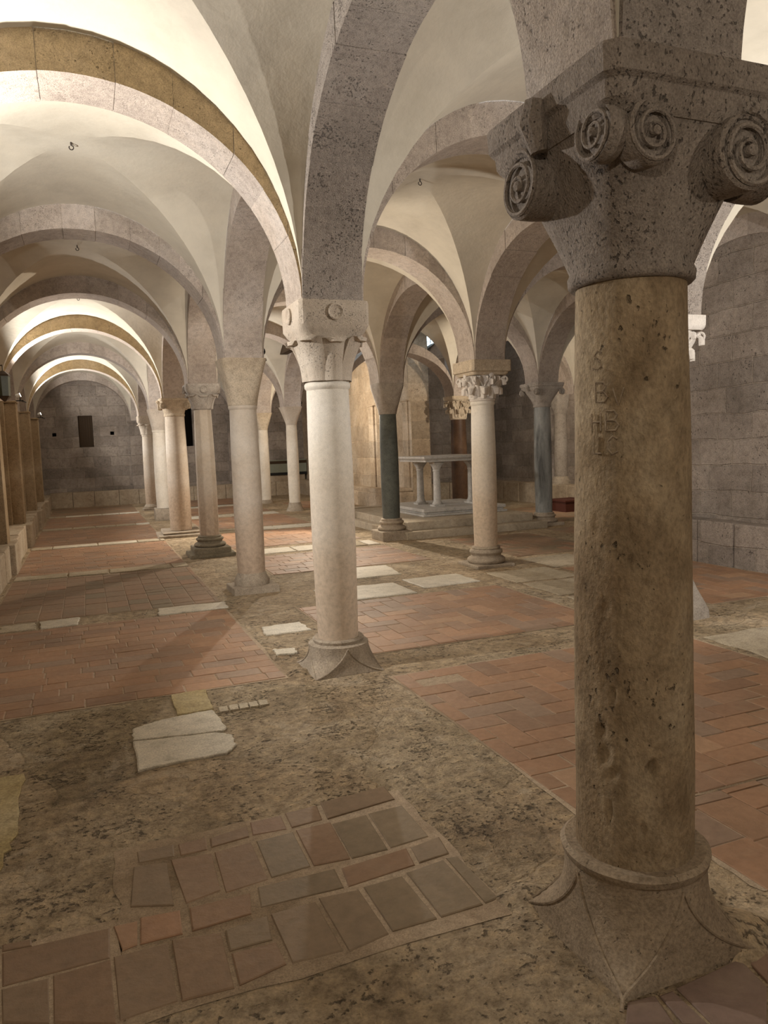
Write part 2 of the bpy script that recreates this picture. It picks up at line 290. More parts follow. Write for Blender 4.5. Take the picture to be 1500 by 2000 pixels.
# ---------------------------------------------------------------- column parts
def leaf(mb,ang,r0,z0,r1,z1,w,curl=.05,th=.014,lobes=0,tipw=.6,cx=0,cy=0,drop=.05):
    """a tongue leaf growing up the bell, curling out at its tip"""
    nv,nu=12,8; top=[];bot=[]
    for j in range(nv+1):
        v=j/nv
        if v<.78: q=v/.78; r=r0+(r1-r0)*q**1.7; z=z0+(z1-z0)*q
        else: q=(v-.78)/.22; r=r1+curl*math.sin(q*PI*.62); z=z1+.012*math.sin(q*PI)-drop*max(0,q-.35)**1.3*1.6
        ww=w*(.72+.5*v)*(1 if v<.7 else math.sqrt(max(.02,1-((v-.7)/.33)**2)))
        if lobes: ww*=.78+.3*abs(math.sin(v*PI*lobes))
        for k in range(nu+1):
            u=2*k/nu-1; t=ang+u*ww/max(r,.05)/2
            rr=r+.016*(1-abs(u))**1.0*(1 if lobes else .3)-.010*u*u; 
            top.append((cx+(rr+th)*math.cos(t),cy+(rr+th)*math.sin(t),z)); bot.append((cx+(rr-th)*math.cos(t),cy+(rr-th)*math.sin(t),z-.004))
    n=nu+1; o=len(top); fs=[]
    for j in range(nv):
        for k in range(nu):
            a=j*n+k; fs.append((a,a+1,a+n+1,a+n)); fs.append((o+a,o+a+n,o+a+n+1,o+a+1))
    for j in range(nv):
        a=j*n; fs.append((a,a+n,o+a+n,o+a)); a=j*n+nu; fs.append((a,o+a,o+a+n,a+n))
    for k in range(nu): a=nv*n+k; fs.append((a,a+1,o+a+1,o+a))
    mb.add(top+bot,fs)
def spiral(mb,c,nrm,R,depth,turns=2.4,ridge=.008,flip=1):
    """volute: a thick disc with a raised spiral and an eye on its outer face"""
    c=Vector(c); nrm=Vector(nrm).normalized(); up=Vector((0,0,1)); sd=up.cross(nrm).normalized()
    def ring(r,d): return [c+nrm*d+(sd*math.cos(t)+up*math.sin(t))*r for t in [2*PI*k/28 for k in range(28)]]
    mb.loft([ring(R*.96,-depth),ring(R,-depth*.5),ring(R,-.008),ring(R*.93,0),ring(R*.86,-.004),ring(R*.84,-.010)])
    pts=[];rr=[]
    for i in range(int(turns*22)+1):
        q=i/(turns*22); t=flip*2*PI*turns*q+PI/2; r=R*(.92*(1-q)+.12); pts.append(c+nrm*(.002)+(sd*math.cos(t)+up*math.sin(t))*r); rr.append(ridge*(1-.35*q))
    mb.tube(pts,rr,6)
    mb.loft([ring(R*.16,-.01),ring(R*.15,.010),ring(R*.06,.015)])
def shaft(root,mat,r0,r1,z0,z1,neck=True,oct_=False,wob=.006,n=48,bulge=.01,label=None,dents=()):
    mb=MB(); rings=[]; K=26 if not dents else 200
    for i in range(K+1):
        q=i/K; r=r0+(r1-r0)*q+bulge*math.sin(PI*q); z=z0+(z1-z0)*q
        if oct_:
            ring=[]
            for k in range(n):
                t=2*PI*(k+.5)/n; a=((t+PI/8)%(PI/4))-PI/8; ring.append((r*math.cos(PI/8)/math.cos(a)*1.03*math.cos(t),r*math.cos(PI/8)/math.cos(a)*1.03*math.sin(t),z))
            rings.append(ring)
        elif dents:
            ring=[]
            for x,y,zz in sq(n,r,z,2,wob=wob):
                an=math.atan2(y,x); rr=1
                for da,dz,sa,sz,dep in dents:
                    d=(an-math.radians(da)+PI)%(2*PI)-PI; e=(d*r/sa)**2+((z-dz-.3*d*r)/sz)**2
                    if e<5: rr-=dep/r*math.exp(-e*e)
                ring.append((x*rr,y*rr,zz))
            rings.append(ring)
        else: rings.append(sq(n,r,z,2,wob=wob))
    mb.loft(rings)
    if neck: mb.loft(prof(n,[(r1*.99,z1-.055),(r1*1.02,z1-.045),(r1+.012,z1-.035),(r1+.013,z1-.012),(r1+.004,z1)]))
    o=mb.build('shaft',mat,root,ang=50 if not oct_ else 12)
    if label: o['label']=label
    return o
def springer(root,hb=HB-.004,z1=3.3):
    mb=MB(); mb.box(-hb,hb,-hb,hb,Z0,z1); mb.build('springer','arch',root,smooth=False)
def cap_plain(root,mat,rb,zb,a,abz=.0,p=9,zt=Z0,taper=1.0,necking=True):
    """block capital: round at the foot, square at the top"""
    mb=MB(); K=10; rings=[]
    for i in range(K+1):
        q=i/K; rings.append(sq(64,rb+(a-rb)*q**taper,zb+(zt-abz-zb)*q,2+ (p-2)*q**1.5))
    rings.append(sq(64,a,zt,p))
    mb.loft(rings); return mb.build('capital',mat,root,ang=40)
def cap_leaf(root,mat,rb,zb,a,boss=True,tiers=1,nl=8,zt=Z0):
    zl=zb+(zt-zb)*.48
    mb=MB(); mb.loft(prof(48,[(rb*.97,zb),(rb*1.02,zb+.02),(rb*1.1,zb+.08),(rb*1.25,zl-.03),(rb*1.45,zl+.04)]))
    cap=mb.build('capital',mat,root)
    lm=MB()
    for k in range(nl):
        t=2*PI*(k+.5)/nl+ (0 if nl==8 else .2)
        diag=abs(math.sin(2*t))>.9
        leaf(lm,PI/4*k,rb*1.0,zb+.01,rb*1.36+(.035 if k%2 else 0),zl+.02+(.01 if k%2 else 0),.165,curl=.036,th=.017,drop=.02)
    lm.build('carved_leaf_band',mat,cap)
    ab=MB(); h=zt-zl
    ab.loft([sq(64,rb*1.2,zl-.03,3),sq(64,a*.80,zl+.03,5),sq(64,a*.93,zl+.07,8),sq(64,a,zl+.11,14),sq(64,a,zt-.02,18),sq(64,a*.985,zt,18)])
    ab.build('abacus',mat,cap)
    if boss:
        for (nx,ny) in ((1,0),(-1,0),(0,1),(0,-1)):
            bm_=MB()
            c=Vector((nx*(a+.001),ny*(a+.001),zt-.075)); sd=Vector((-ny,nx,0))
            rings=[]
            for r,d in ((.052,-.01),(.052,.012),(.044,.018),(.03,.008)):
                rings.append([c+Vector((nx,ny,0))*d+(sd*math.cos(t)+Vector((0,0,1))*math.sin(t))*r for t in [2*PI*k/20 for k in range(20)]])
            bm_.loft(rings); bm_.build('round_boss',mat,cap)
    return cap
def cap_volute(root,mat,rb,zb,a,zt=Z0,R=.09,off=None,knobs=((-1,0),(1,0)),vol=None):
    mb=MB(); zab=zt-.13*(zt-zb)/.48
    rings=[sq(64,rb*1.0,zb,2),sq(64,rb*1.05,zb+.008,2),sq(64,rb*1.06,zb+.03,2),sq(64,rb*1.03,zb+.04,2)]
    for i in range(9):
        q=i/8; rings.append(sq(64,rb*1.02+(a*.90-rb*1.02)*q**1.35,zb+.045+(zab-zb-.045)*q,2+3.2*q))
    mb.loft(rings); cap=mb.build('capital',mat,root,ang=45)
    ab=MB(); h=zt-zab
    ab.loft([sq(64,a*.90,zab-.01,8),sq(64,a*.95,zab+h*.12,14),sq(64,a*.96,zab+h*.42,16),sq(64,a*1.0,zab+h*.5,18),sq(64,a*1.01,zt-.01,20),sq(64,a*.995,zt,20)])
    ab.build('abacus',mat,cap)
    for v in (vol or ()):
        (nx,ny),al,vr,out,dz,dp=v; vm=MB(); x,y=(nx*a*out,al) if nx else (al,ny*a*out)
        spiral(vm,(x,y,zab-vr*.86+dz),(nx,ny,0),vr,dp,flip=1 if al*(nx+ny)>0 else -1,ridge=vr*.085); vm.build('volute',mat,cap)
    for (nx,ny) in ((-1,0),(0,-1),(1,0),(0,1)):
        for s in ((-1,1) if not vol else ()):
            vm=MB(); t=(-ny,nx); of=s*(off or (a-R*.9))
            spiral(vm,(nx*a*.99+t[0]*of,ny*a*.99+t[1]*of,zab-R*.86),(nx,ny,0),R,min(R*1.05,a-abs(of)+.0),flip=s,ridge=R*.085)
            vm.build('volute',mat,cap)
        if (nx,ny) not in knobs: continue
        km=MB(); km.tube([(nx*(a*1.0),ny*(a*1.0),zab-.02),(nx*(a*1.06),ny*(a*1.06),zab+h*.35),(nx*(a*1.03),ny*(a*1.03),zt-.03)],[.022,.04,.03],8); km.build('knob',mat,cap)
    return cap
def cap_corinthian(root,mat,rb,zb,a,abm=None,zt=Z0,abh=.16,amod=1.0):
    zc=zt-abh
    mb=MB(); mb.loft(prof(48,[(rb*1.0,zb),(rb*1.1,zb+.012),(rb*1.12,zb+.028),(rb*1.02,zb+.04),(rb*.98,zb+.07),(rb*1.08,zb+.16),(rb*1.3,zc-.05),(rb*1.55,zc-.005)]))
    cap=mb.build('capital',mat,root)
    lm=MB(); h=zc-zb-.04
    for k in range(8): leaf(lm,PI/4*k+PI/8,rb*.98,zb+.035,rb*1.22,zb+.04+h*.46,.095,curl=.055,th=.011,lobes=4,drop=.09)
    for k in range(8): leaf(lm,PI/4*k,rb*1.0,zb+.06,rb*1.42+(.03 if k%2 else 0),zb+.04+h*.78,.075,curl=.05,th=.009,lobes=5,drop=.07)
    for k in range(16): leaf(lm,PI/8*(k+.5),rb*1.02,zb+.10,rb*1.35,zb+.05+h*.86,.035,curl=.035,th=.007,lobes=6,drop=.05)
    lm.build('acanthus_leaves',mat,cap)
    sm=MB()
    for k in range(4):
        t=PI/4+PI/2*k
        for sg in (-1,1):
            pts=[];rr=[]
            for i in range(26):
                q=i/25
                if q<.5: r=rb*1.05+(a*1.17-rb*1.05)*(q/.5)**1.3; z=zb+.14+(zc-.03-zb-.14)*(q/.5)**.8; tt=t+sg*.42*(1-q/.5)
                else:
                    w_=(q-.5)/.5; an=PI/2-w_*2*PI*1.05; R_=.034*(1-.55*w_); r=a*1.17+R_*math.cos(an); z=zc-.064+R_*math.sin(an)+.0; tt=t+sg*.03
                pts.append((r*math.cos(tt),r*math.sin(tt),z)); rr.append(.013 if q<.5 else .010)
            sm.tube(pts,rr,6)
        t=PI/2*k
        for sg in (-1,1): sm.tube([(math.cos(t+sg*b_)*r_,math.sin(t+sg*b_)*r_,z_) for b_,r_,z_ in ((.35,rb*1.15,zb+.16),(.25,rb*1.4,zb+.22),(.12,a*.93,zc-.06),(.02,a*.97,zc-.03),(.08,a*.95,zc-.055))],[.012,.012,.011,.010,.007],6)
        c=Vector((math.cos(t)*a*.97,math.sin(t)*a*.97,zc-.012)); sm.tube([c-Vector((math.cos(t),math.sin(t),0))*.04,c,c+Vector((math.cos(t),math.sin(t),0))*.012],[.02,.034,.012],8)
    sm.build('corner_scrolls',mat,cap)
    ab=MB(); ab.loft([sq(64,a*.95,zc-.012,8),sq(64,a*1.0,zc+.006,10),sq(64,a*1.0,zc+.02,14),sq(64,a*amod,zc+.03,20),sq(64,a*amod,zt,24)])
    o=ab.build('abacus',abm or mat,cap)
    return cap
def base_attic(root,mat,r,zt,a,pl=.07,double=False,plmat=None):
    h=zt-pl; z=lambda q:pl+h*q
    mb=MB(); mb.loft(prof(48,[(r*1.5,z(0)),(r*1.62,z(.08)),(r*1.66,z(.17)),(r*1.62,z(.26)),(r*1.5,z(.34)),(r*1.34,z(.38)),(r*1.28,z(.46)),(r*1.32,z(.54)),(r*1.38,z(.58)),(r*1.44,z(.66)),(r*1.4,z(.76)),(r*1.26,z(.8)),(r*1.2,z(.84)),(r*1.24,z(.9)),(r*1.18,z(.97)),(r*1.0,z(1))]))
    b=mb.build('base',mat,root)
    pm=MB(); pm.box(-a,a,-a,a,-.01,pl-.001,j=.006); 
    pm.build('plinth',plmat or mat,root,smooth=False,bevel=.012)
    if double:
        p2=MB(); p2.box(-a*1.25,a*1.22,-a*1.2,a*1.24,-.01,pl*.42,j=.01); p2.build('lower_plinth',plmat or mat,root,smooth=False,bevel=.012)
def base_griffe(root,mat,r,zt,a,flare=1.0):
    """base whose round rim sinks into a square block, leaving half-moon faces"""
    mb=MB(); rings=[]; K=20
    ring=lambda a_,z,c: sq(96,a_,z,2,cut=c)
    rings.append(sq(96,r*1.0,zt-.004,2,wob=.01)); rings.append(sq(96,r*1.18,zt+.0,2,wob=.015)); rings.append(sq(96,r*1.26,zt-.012,2,wob=.015)); rings.append(sq(96,r*1.235,zt-.03,2,wob=.012)); 
    for i in range(K+1):
        q=i/K; aa=a*(.87+.13*q**2); cc=aa/math.cos(PI/4*q**1.5)*(1+(.04+flare-1)*q**5)
        rings.append(ring(aa,(zt-.04)*(1-q),cc))
    rings.append(ring(a,-.02,a*1.41*flare)); rings=rings[::-1]
    mb.loft(rings); 
    for qd in range(4):
        for sg in (-1,1):
            pts=[]
            for i in range(0,K+1):
                q=i/K; aa=a*(.87+.13*q**2); cc=aa/math.cos(PI/4*q**1.5)*(1+(.04+flare-1)*q**5)
                if cc<=aa: continue
                t=math.acos(min(1,aa/cc)); t=min(t,PI/4)*sg+qd*PI/2; pts.append((cc*math.cos(t)*1.002,cc*math.sin(t)*1.002,(zt-.04)*(1-q)))
            if len(pts)>2: mb.tube(pts,.0055,6)
    mb.build('base',mat,root,ang=28)
def base_plain(root,mat,r,zt,a,ph):
    mb=MB(); mb.loft(prof(40,[(r*1.35,ph-.004),(r*1.38,ph+(zt-ph)*.35),(r*1.2,ph+(zt-ph)*.7),(r*1.05,zt)])); mb.build('base',mat,root)
    pm=MB(); pm.box(-a,a,-a,a,-.01,ph,j=.008); pm.build('plinth',mat,root,smooth=False,bevel=.01)
# ---------------------------------------------------------------- nodes of the plan (column centres)
NODE={}
for j,y in enumerate(YS):
    NODE['L',j]=(XL,y); NODE['A',j]=(XA,y); NODE['B',j]=(XB,y); NODE['R',j]=(XR,y); NODE['C',j]=(XC,y); NODE['F',j]=(XF,y)
for k,p in {('A',1):(1.46,1.76),('A',2):(1.51,4.79),('A',3):(1.55,7.85),('A',4):(1.57,10.84),('A',5):(1.50,13.72),('A',6):(1.53,17.1),('A',7):(1.51,20.2),
          ('B',2):(4.36,4.87),('B',3):(4.38,7.88),('B',4):(4.38,10.87),('B',5):(4.43,13.9),('B',6):(4.47,17.07),('B',7):(4.44,19.95),
          ('C',4):(7.26,11.0),('C',5):(7.26,14.1),('R',3):(6.9,7.87),('R',2):(6.9,4.8)}.items(): NODE[k]=p
# ---------------------------------------------------------------- setting: ceiling
_cell=cell
def cell(*a):
    mb=MB(); _cell(mb,*a); struct(mb.build('ceiling','plaster',ang=14))
for j in range(8):
    cell(NODE['L',j],NODE['A',j],NODE['A',j+1],NODE['L',j+1]); cell(NODE['A',j],NODE['B',j],NODE['B',j+1],NODE['A',j+1])
    if j in (0,1,2): cell(NODE['B',j],NODE['R',j],NODE['R',j+1],NODE['B',j+1])
    elif j in (3,4): cell(NODE['B',j],NODE['C',j],NODE['C',j+1],NODE['B',j+1])
    elif j>5: cell(NODE['B',j],NODE['C',j],NODE['C',j+1],NODE['B',j+1])
for j in (3,4): cell(NODE['C',j],NODE['F',j],NODE['F',j+1],NODE['C',j+1])
# light well above the far bay of the side chapel: dark timber lid and walls, with the bright window in its end wall
mb=MB(); mb.box(4.2,10.1,13.9,17.4,5.2,5.3); mb.box(4.1,4.26,14.1,17.3,3.5,5.2); mb.box(4.26,10.1,17.26,17.4,3.5,3.78); mb.box(4.2,10.1,13.86,13.95,4.0,5.2); mb.box(4.2,6.9,17.26,17.4,3.6,5.2)
struct(mb.build('ceiling','shutter',smooth=False))
# ---------------------------------------------------------------- setting: walls
def wall(name,mat,boxes,**k):
    mb=MB()
    for b in boxes: mb.box(*b)
    return struct(mb.build(name,mat,smooth=False,**k))
YB,YE=-1.6,23.35
wall('wall_left','wall_x',[(-1.75,-1.36,YB,YE+.3,-.05,4.3)])
wall('wall_rear','wall_y',[(-1.75,7.2,YB-.3,YB,-.05,4.3)])
wall('wall_right','wall_x',[(6.74,7.3,YB,8.22,-.05,4.3)])
wall('wall_chapel_near','wall_y',[(7.3,10.3,7.6,8.0,-.05,4.3)])
wall('wall_chapel','wall_x',[(9.85,10.25,7.6,17.5,-.05,5.4)])
# chapel end wall with the window opening
wx0,wx1,wz0,wz1=8.05,8.8,3.78,4.7
wall('wall_chapel_end','wall_y',[(6.95,wx0,17.2,17.5,-.05,5.4),(wx1,9.85,17.2,17.5,-.05,5.4),(wx0,wx1,17.2,17.5,-.05,wz0),(wx0,wx1,17.2,17.5,wz1,5.4)])
wall('wall_right_far','wall_warm',[(6.48,6.95,14.85,YE+.3,-.05,4.3)])
# far end wall with the small shuttered window, two put-log holes and dark openings
def holed_wall(name,mat,x0,x1,y0,y1,z0,z1,holes):
    xs=sorted({x0,x1,*[h[0] for h in holes],*[h[1] for h in holes]}); zs=sorted({z0,z1,*[h[2] for h in holes],*[h[3] for h in holes]})
    mb=MB()
    for a,b in zip(xs,xs[1:]):
        for c,d in zip(zs,zs[1:]):
            cx,cz=(a+b)/2,(c+d)/2
            if not any(h[0]<cx<h[1] and h[2]<cz<h[3] for h in holes): mb.box(a,b,y0,y1,c,d)
    return struct(mb.build(name,mat,smooth=False))
HO=[(-.13,.26,1.69,2.59),(-.83,-.72,2.02,2.12),(.72,.83,2.02,2.12),(2.84,3.08,1.62,2.75)]
holed_wall('wall_far','wall_y',-1.36,6.6,YE,YE+.3,-.05,4.3,HO)
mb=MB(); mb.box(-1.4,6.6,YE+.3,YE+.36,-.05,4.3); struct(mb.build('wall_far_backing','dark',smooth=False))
w1=MB(); w1.box(-.13,.26,YE+.16,YE+.20,1.69,2.59); o=struct(w1.build('window_1','shutter',smooth=False))
w1=MB(); [w1.box(-.13+.065*k+.004,-.13+.065*(k+1)-.004,YE+.145,YE+.165,1.70,2.58) for k in range(6)]; w1.build('shutter_boards','shutter',o,smooth=False)
w2=MB(); w2.box(wx0,wx1,17.33,17.35,wz0,wz1); o=struct(w2.build('window_2','pane',smooth=False))
w2=MB()
for k in range(1,5): x=wx0+(wx1-wx0)*k/5; w2.box(x-.006,x+.006,17.315,17.335,wz0,wz1)
for k in range(1,5): z=wz0+(wz1-wz0)*k/5; w2.box(wx0,wx1,17.315,17.335,z-.006,z+.006)
w2.build('lead_bars','black',o,smooth=False)
# benches and ledges at the wall feet
def worn(mb,x0,x1,y0,y1,z0,z1,along='y',step=.5,j=.012):
    """row of slightly uneven blocks"""
    rs=random.Random(int(x0*10+y0*7)); a,b=(y0,y1) if along=='y' else (x0,x1); t=a
    while t<b-.02:
        e=min(b,t+step*rs.uniform(.7,1.4)); 
        if b-e<.15: e=b
        if along=='y': mb.box(x0,x1+rs.uniform(-j,j),t,e-.006,z0,z1+rs.uniform(-j,j)*.6) if x1<3 else mb.box(x0+rs.uniform(-j,j),x1,t,e-.006,z0,z1+rs.uniform(-j,j)*.6)
        else: mb.box(t,e-.006,y0+rs.uniform(-j,j),y1,z0,z1+rs.uniform(-j,j)*.6)
        t=e
mb=MB(); worn(mb,-1.4,-.96,YB,YE,-.05,.38); 
for y in (4.8,7.87,10.87,13.84,17.05,20.1): mb.box(-1.4,-.90,y-.34,y+.34,-.05,.385)
struct(mb.build('trim_1','bench',smooth=False,bevel=.015))
mb=MB(); worn(mb,6.5,6.8,YB,8.22,-.05,.49); struct(mb.build('trim_2','wall_x',smooth=False,bevel=.015))
mb=MB(); worn(mb,-1.0,6.5,YE-.35,YE+.02,-.05,.42,'x'); struct(mb.build('trim_3','bench',smooth=False,bevel=.015))
mb=MB(); worn(mb,9.5,9.9,8.0,17.2,-.05,.45); worn(mb,6.95,9.5,16.9,17.25,-.05,.45,'x'); struct(mb.build('trim_4','bench',smooth=False,bevel=.015))
mb=MB(); mb.box(6.2,6.5,14.8,YE-.3,-.05,.45); mb.box(6.16,6.5,14.78,15.1,.45,.52); struct(mb.build('trim_5','wall_warm',smooth=False,bevel=.015))
# blind arch ribs on the right wall and pier edge
def pilaster(x0,x1,x2,y,label,mat='pil',h=Z0,z0=.38,capital=True,wid=.34,face=1):
    """stepped respond against a wall; x0 wall face, x1 first step, x2 front"""
    r=empty('wall_pilaster',(x2,y,0),label,'pilaster')
    def bx(name,a,b,yy,c,d,m): 
        q=MB(); q.box(min(a,b)-x2,max(a,b)-x2,-yy,yy,c,d,j=.004); return q.build(name,m,r,smooth=False,bevel=.008)
    bx('back_strip',x0,x1,wid/2+.10,z0,h-.03,mat); bx('front_strip',x1-.005*face,x2,wid/2,z0,h-.03,mat)
    bx('impost',x0,x2+.015*face,wid/2+.04,h-.03,h,mat)
    return r
names={2:'stepped brown pilaster on the left wall below the nearest spotlight',3:'stepped brown pilaster on the left wall between the nearest spotlight and the green lantern',4:'brown pilaster on the left wall carrying the green lantern, at the photo edge',
 5:'stepped brown pilaster on the left wall just beyond the green lantern',6:'stepped brown pilaster on the left wall between the two small white spotlights',7:'narrow brown pilaster on the left wall under the spotlight nearest the far wall',1:'stepped brown pilaster on the left wall beside the viewer'}
for j in range(1,8): pilaster(-1.37,-1.17,-1.0,NODE['L',j][1],names[j])
nm={1:'grey pilaster on the right wall level with the volute capital column',2:'grey pilaster on the right wall level with the blown-bright foliage capital',3:'grey pilaster at the corner where the right wall ends'}
for j in (1,2,3): pilaster(6.76,6.73,6.705,NODE['R',j][1] if j<3 else 7.9,nm[j],'wall_x',z0=.49,face=-1)
pilaster(6.49,6.47,6.43,17.07,'warm lit pilaster on the far right wall behind the dark green column','wall_warm',z0=.45,face=-1)
pilaster(6.49,6.47,6.43,15.0,'warm lit pier edge at the mouth of the side chapel, left of the altar','wall_warm',z0=.45,face=-1,wid=.28)
pilaster(6.49,6.47,6.43,20.1,'warm pilaster on the far right wall, beyond the white columns','wall_warm',z0=.45,face=-1)
def back_pil(x,label):
    r=empty('wall_pilaster',(x,YE,0),label,'pilaster')
    q=MB(); q.box(-.20,.20,-.12,.01,.40,Z0-.05); q.build('strip',"wall_y",r,smooth=False,bevel=.01)
    q=MB(); q.box(-.24,.24,-.15,.01,Z0-.05,Z0); q.build('impost',"wall_y",r,smooth=False,bevel=.01)
back_pil(1.45,'shadowed pilaster on the far end wall, right of the small window'); back_pil(4.3,'dark pilaster on the far end wall between two column shafts')
# ---------------------------------------------------------------- floor
def tile(mb,q,z,g=.003,ch=.004,mi=0,jz=.0015):
    """one paving tile from a convex polygon q (plan), shrunk by g, top edge chamfered"""
    cx=sum(p[0] for p in q)/len(q); cy=sum(p[1] for p in q)/len(q)
    ar=sum(q[i][0]*q[(i+1)%len(q)][1]-q[(i+1)%len(q)][0]*q[i][1] for i in range(len(q)))
    if ar<0: q=q[::-1]
    if abs(ar)/2<.0012: return
    def shrink(d):
        out=[]
        for x,y in q:
            dx,dy=cx-x,cy-y; l=math.hypot(dx,dy); k=min(.8,d*1.35/max(l,1e-4)); out.append((x+dx*k,y+dy*k))
        return out
    n=len(q); zz=[z+random.uniform(-jz,jz) for _ in range(1)][0]; tx,ty=random.uniform(-.008,.008),random.uniform(-.008,.008)
    a=shrink(g); b=shrink(g+ch); hz=lambda x,y,d:zz+d+tx*(x-cx)+ty*(y-cy)
    vs=[(x,y,z-.03) for x,y in a]+[(x,y,hz(x,y,-ch*.6)) for x,y in a]+[(x,y,hz(x,y,0)) for x,y in b]
    fs=[(i,(i+1)%n,n+(i+1)%n,n+i) for i in range(n)]+[(n+i,n+(i+1)%n,2*n+(i+1)%n,2*n+i) for i in range(n)]+[tuple(range(2*n,3*n))]
    mb.add(vs,fs,mi)
def clip(poly,rect):
    x0,x1,y0,y1=rect
    for ax,v,s in ((0,x0,1),(0,x1,-1),(1,y0,1),(1,y1,-1)):
        out=[]
        for i in range(len(poly)):
            a,b=poly[i],poly[(i+1)%len(poly)]; da,db=(a[ax]-v)*s,(b[ax]-v)*s
            if da>=0: out.append(a)
            if da*db<0: t=da/(da-db); out.append((a[0]+(b[0]-a[0])*t,a[1]+(b[1]-a[1])*t))
        poly=out
        if len(poly)<3: return []
    return poly
def jit(q,j): return [(x+random.uniform(-j,j),y+random.uniform(-j,j)) for x,y in q]
TL,TW=.292,.148
def herring(mb,rect,z,mi,ang=0,keep=lambda x,y:True):
    x0,x1,y0,y1=rect; cx,cy=(x0+x1)/2,(y0+y1)/2; R=math.hypot(x1-x0,y1-y0)/2+.4; c,s=math.cos(ang),math.sin(ang); K=int(R/TW)+3
    for i in range(-K,K):
        for j in range(-K,K):
            k=(i-j)%4
            if k==0: r=(i*TW,j*TW,TL,TW)
            elif k==3: r=(i*TW,j*TW,TW,TL)
            else: continue
            a,b,w_,h_=r; q=[(a,b),(a+w_,b),(a+w_,b+h_),(a,b+h_)]
            q=clip([(cx+x*c-y*s,cy+x*s+y*c) for x,y in q],rect)
            if len(q)>=3 and keep(sum(p[0] for p in q)/len(q),sum(p[1] for p in q)/len(q)): tile(mb,jit(q,.002),z,mi=mi)
def running(mb,rect,z,mi,ax='x',keep=lambda x,y:True,L=TL,Wd=TW):
    x0,x1,y0,y1=rect
    if ax=='x': rows=int((y1-y0)/Wd)+1
    else: rows=int((x1-x0)/Wd)+1
    for r in range(rows):
        t=-random.uniform(0,L)
        span=(x1-x0) if ax=='x' else (y1-y0)
        while t<span:
            l=L*random.choice((1,1,1,.5,.8))
            q=[(x0+t,y0+r*Wd),(x0+t+l,y0+r*Wd),(x0+t+l,y0+(r+1)*Wd),(x0+t,y0+(r+1)*Wd)] if ax=='x' else [(x0+r*Wd,y0+t),(x0+(r+1)*Wd,y0+t),(x0+(r+1)*Wd,y0+t+l),(x0+r*Wd,y0+t+l)]
            q=clip(q,rect)
            if len(q)>=3 and keep(sum(p[0] for p in q)/len(q),sum(p[1] for p in q)/len(q)): tile(mb,jit(q,.002),z,mi=mi)
            t+=l
MATS=['f_rough','f_mortar','f_brick','f_tile','f_grey','f_slab','f_slab2','f_yellow','f_olive']
fl=MB()
fl.add([(-1.8,YB-.2,0),(10.3,YB-.2,0),(10.3,YE+.4,0),(-1.8,YE+.4,0)],[(0,1,2,3)],0)
def bed(rect,z=.0022,mi=1):
    x0,x1,y0,y1=rect; n=10; e=[]
    for (ax,ay,bx,by) in ((x0,y0,x1,y0),(x1,y0,x1,y1),(x1,y1,x0,y1),(x0,y1,x0,y0)):
        for k in range(n): t=k/n; e.append((ax+(bx-ax)*t+random.uniform(-.012,.012),ay+(by-ay)*t+random.uniform(-.012,.012),z))
    fl.add(e,[tuple(range(len(e)))],mi)
ZT=.0062
H45=PI/4
# left aisle fields
bed((-.92,1.14,4.70,7.05)); running(fl,(-.9,1.12,4.72,7.03),ZT,2)
bed((-.92,1.16,7.42,9.9)); running(fl,(-.9,1.14,7.44,9.88),ZT,3,'y',L=.3,Wd=.2)
bed((-.92,1.16,10.3,13.0)); running(fl,(-.9,1.14,10.3,13.0),ZT,2)
for a,b in ((13.4,16.2),(16.6,19.4),(19.8,22.6)): bed((-.92,1.16,a,b)); running(fl,(-.9,1.14,a+.02,b-.02),ZT,2 if a<19 else 3)
# middle aisle fields
bed((1.72,4.02,2.32,4.42)); herring(fl,(1.74,4.0,2.34,4.40),ZT,2,0.0,keep=lambda x,y:not(x<2.0 and y>4.0 and random.random()<.15))
bed((1.95,4.2,1.72,2.32)); running(fl,(1.97,4.2,1.5,2.32),ZT,2,'y',L=.29,Wd=.2)
bed((1.72,3.86,4.93,6.72)); herring(fl,(1.74,3.84,4.95,6.70),ZT,2,0.0)
bed((1.95,4.02,8.62,10.2)); running(fl,(1.97,4.0,8.64,10.2),ZT,2)
for a,b in ((11.2,13.4),(14.2,16.6),(17.5,19.6),(20.5,22.9)): bed((1.95,4.02,a,b)); herring(fl,(1.97,4.0,a+.02,b-.02),ZT,2)
# right aisle fields
for a,b in ((1.6,3.6),(4.95,7.2)): bed((4.95,6.48,a,b)); herring(fl,(4.97,6.46,a+.02,b-.02),ZT,2)
bed((5.0,6.4,8.2,10.2)); herring(fl,(5.0,6.4,8.2,10.2),ZT,3)
bed((6.9,9.4,8.3,10.4)); herring(fl,(6.9,9.4,8.3,10.4),ZT,3)
for a,b in ((15.0,17.0),(17.5,19.7)): bed((4.8,6.15,a,b)); herring(fl,(4.8,6.15,a,b),ZT,2)
bed((7.4,9.4,11.2,14.0)); running(fl,(7.4,9.4,11.2,14.0),ZT,3)
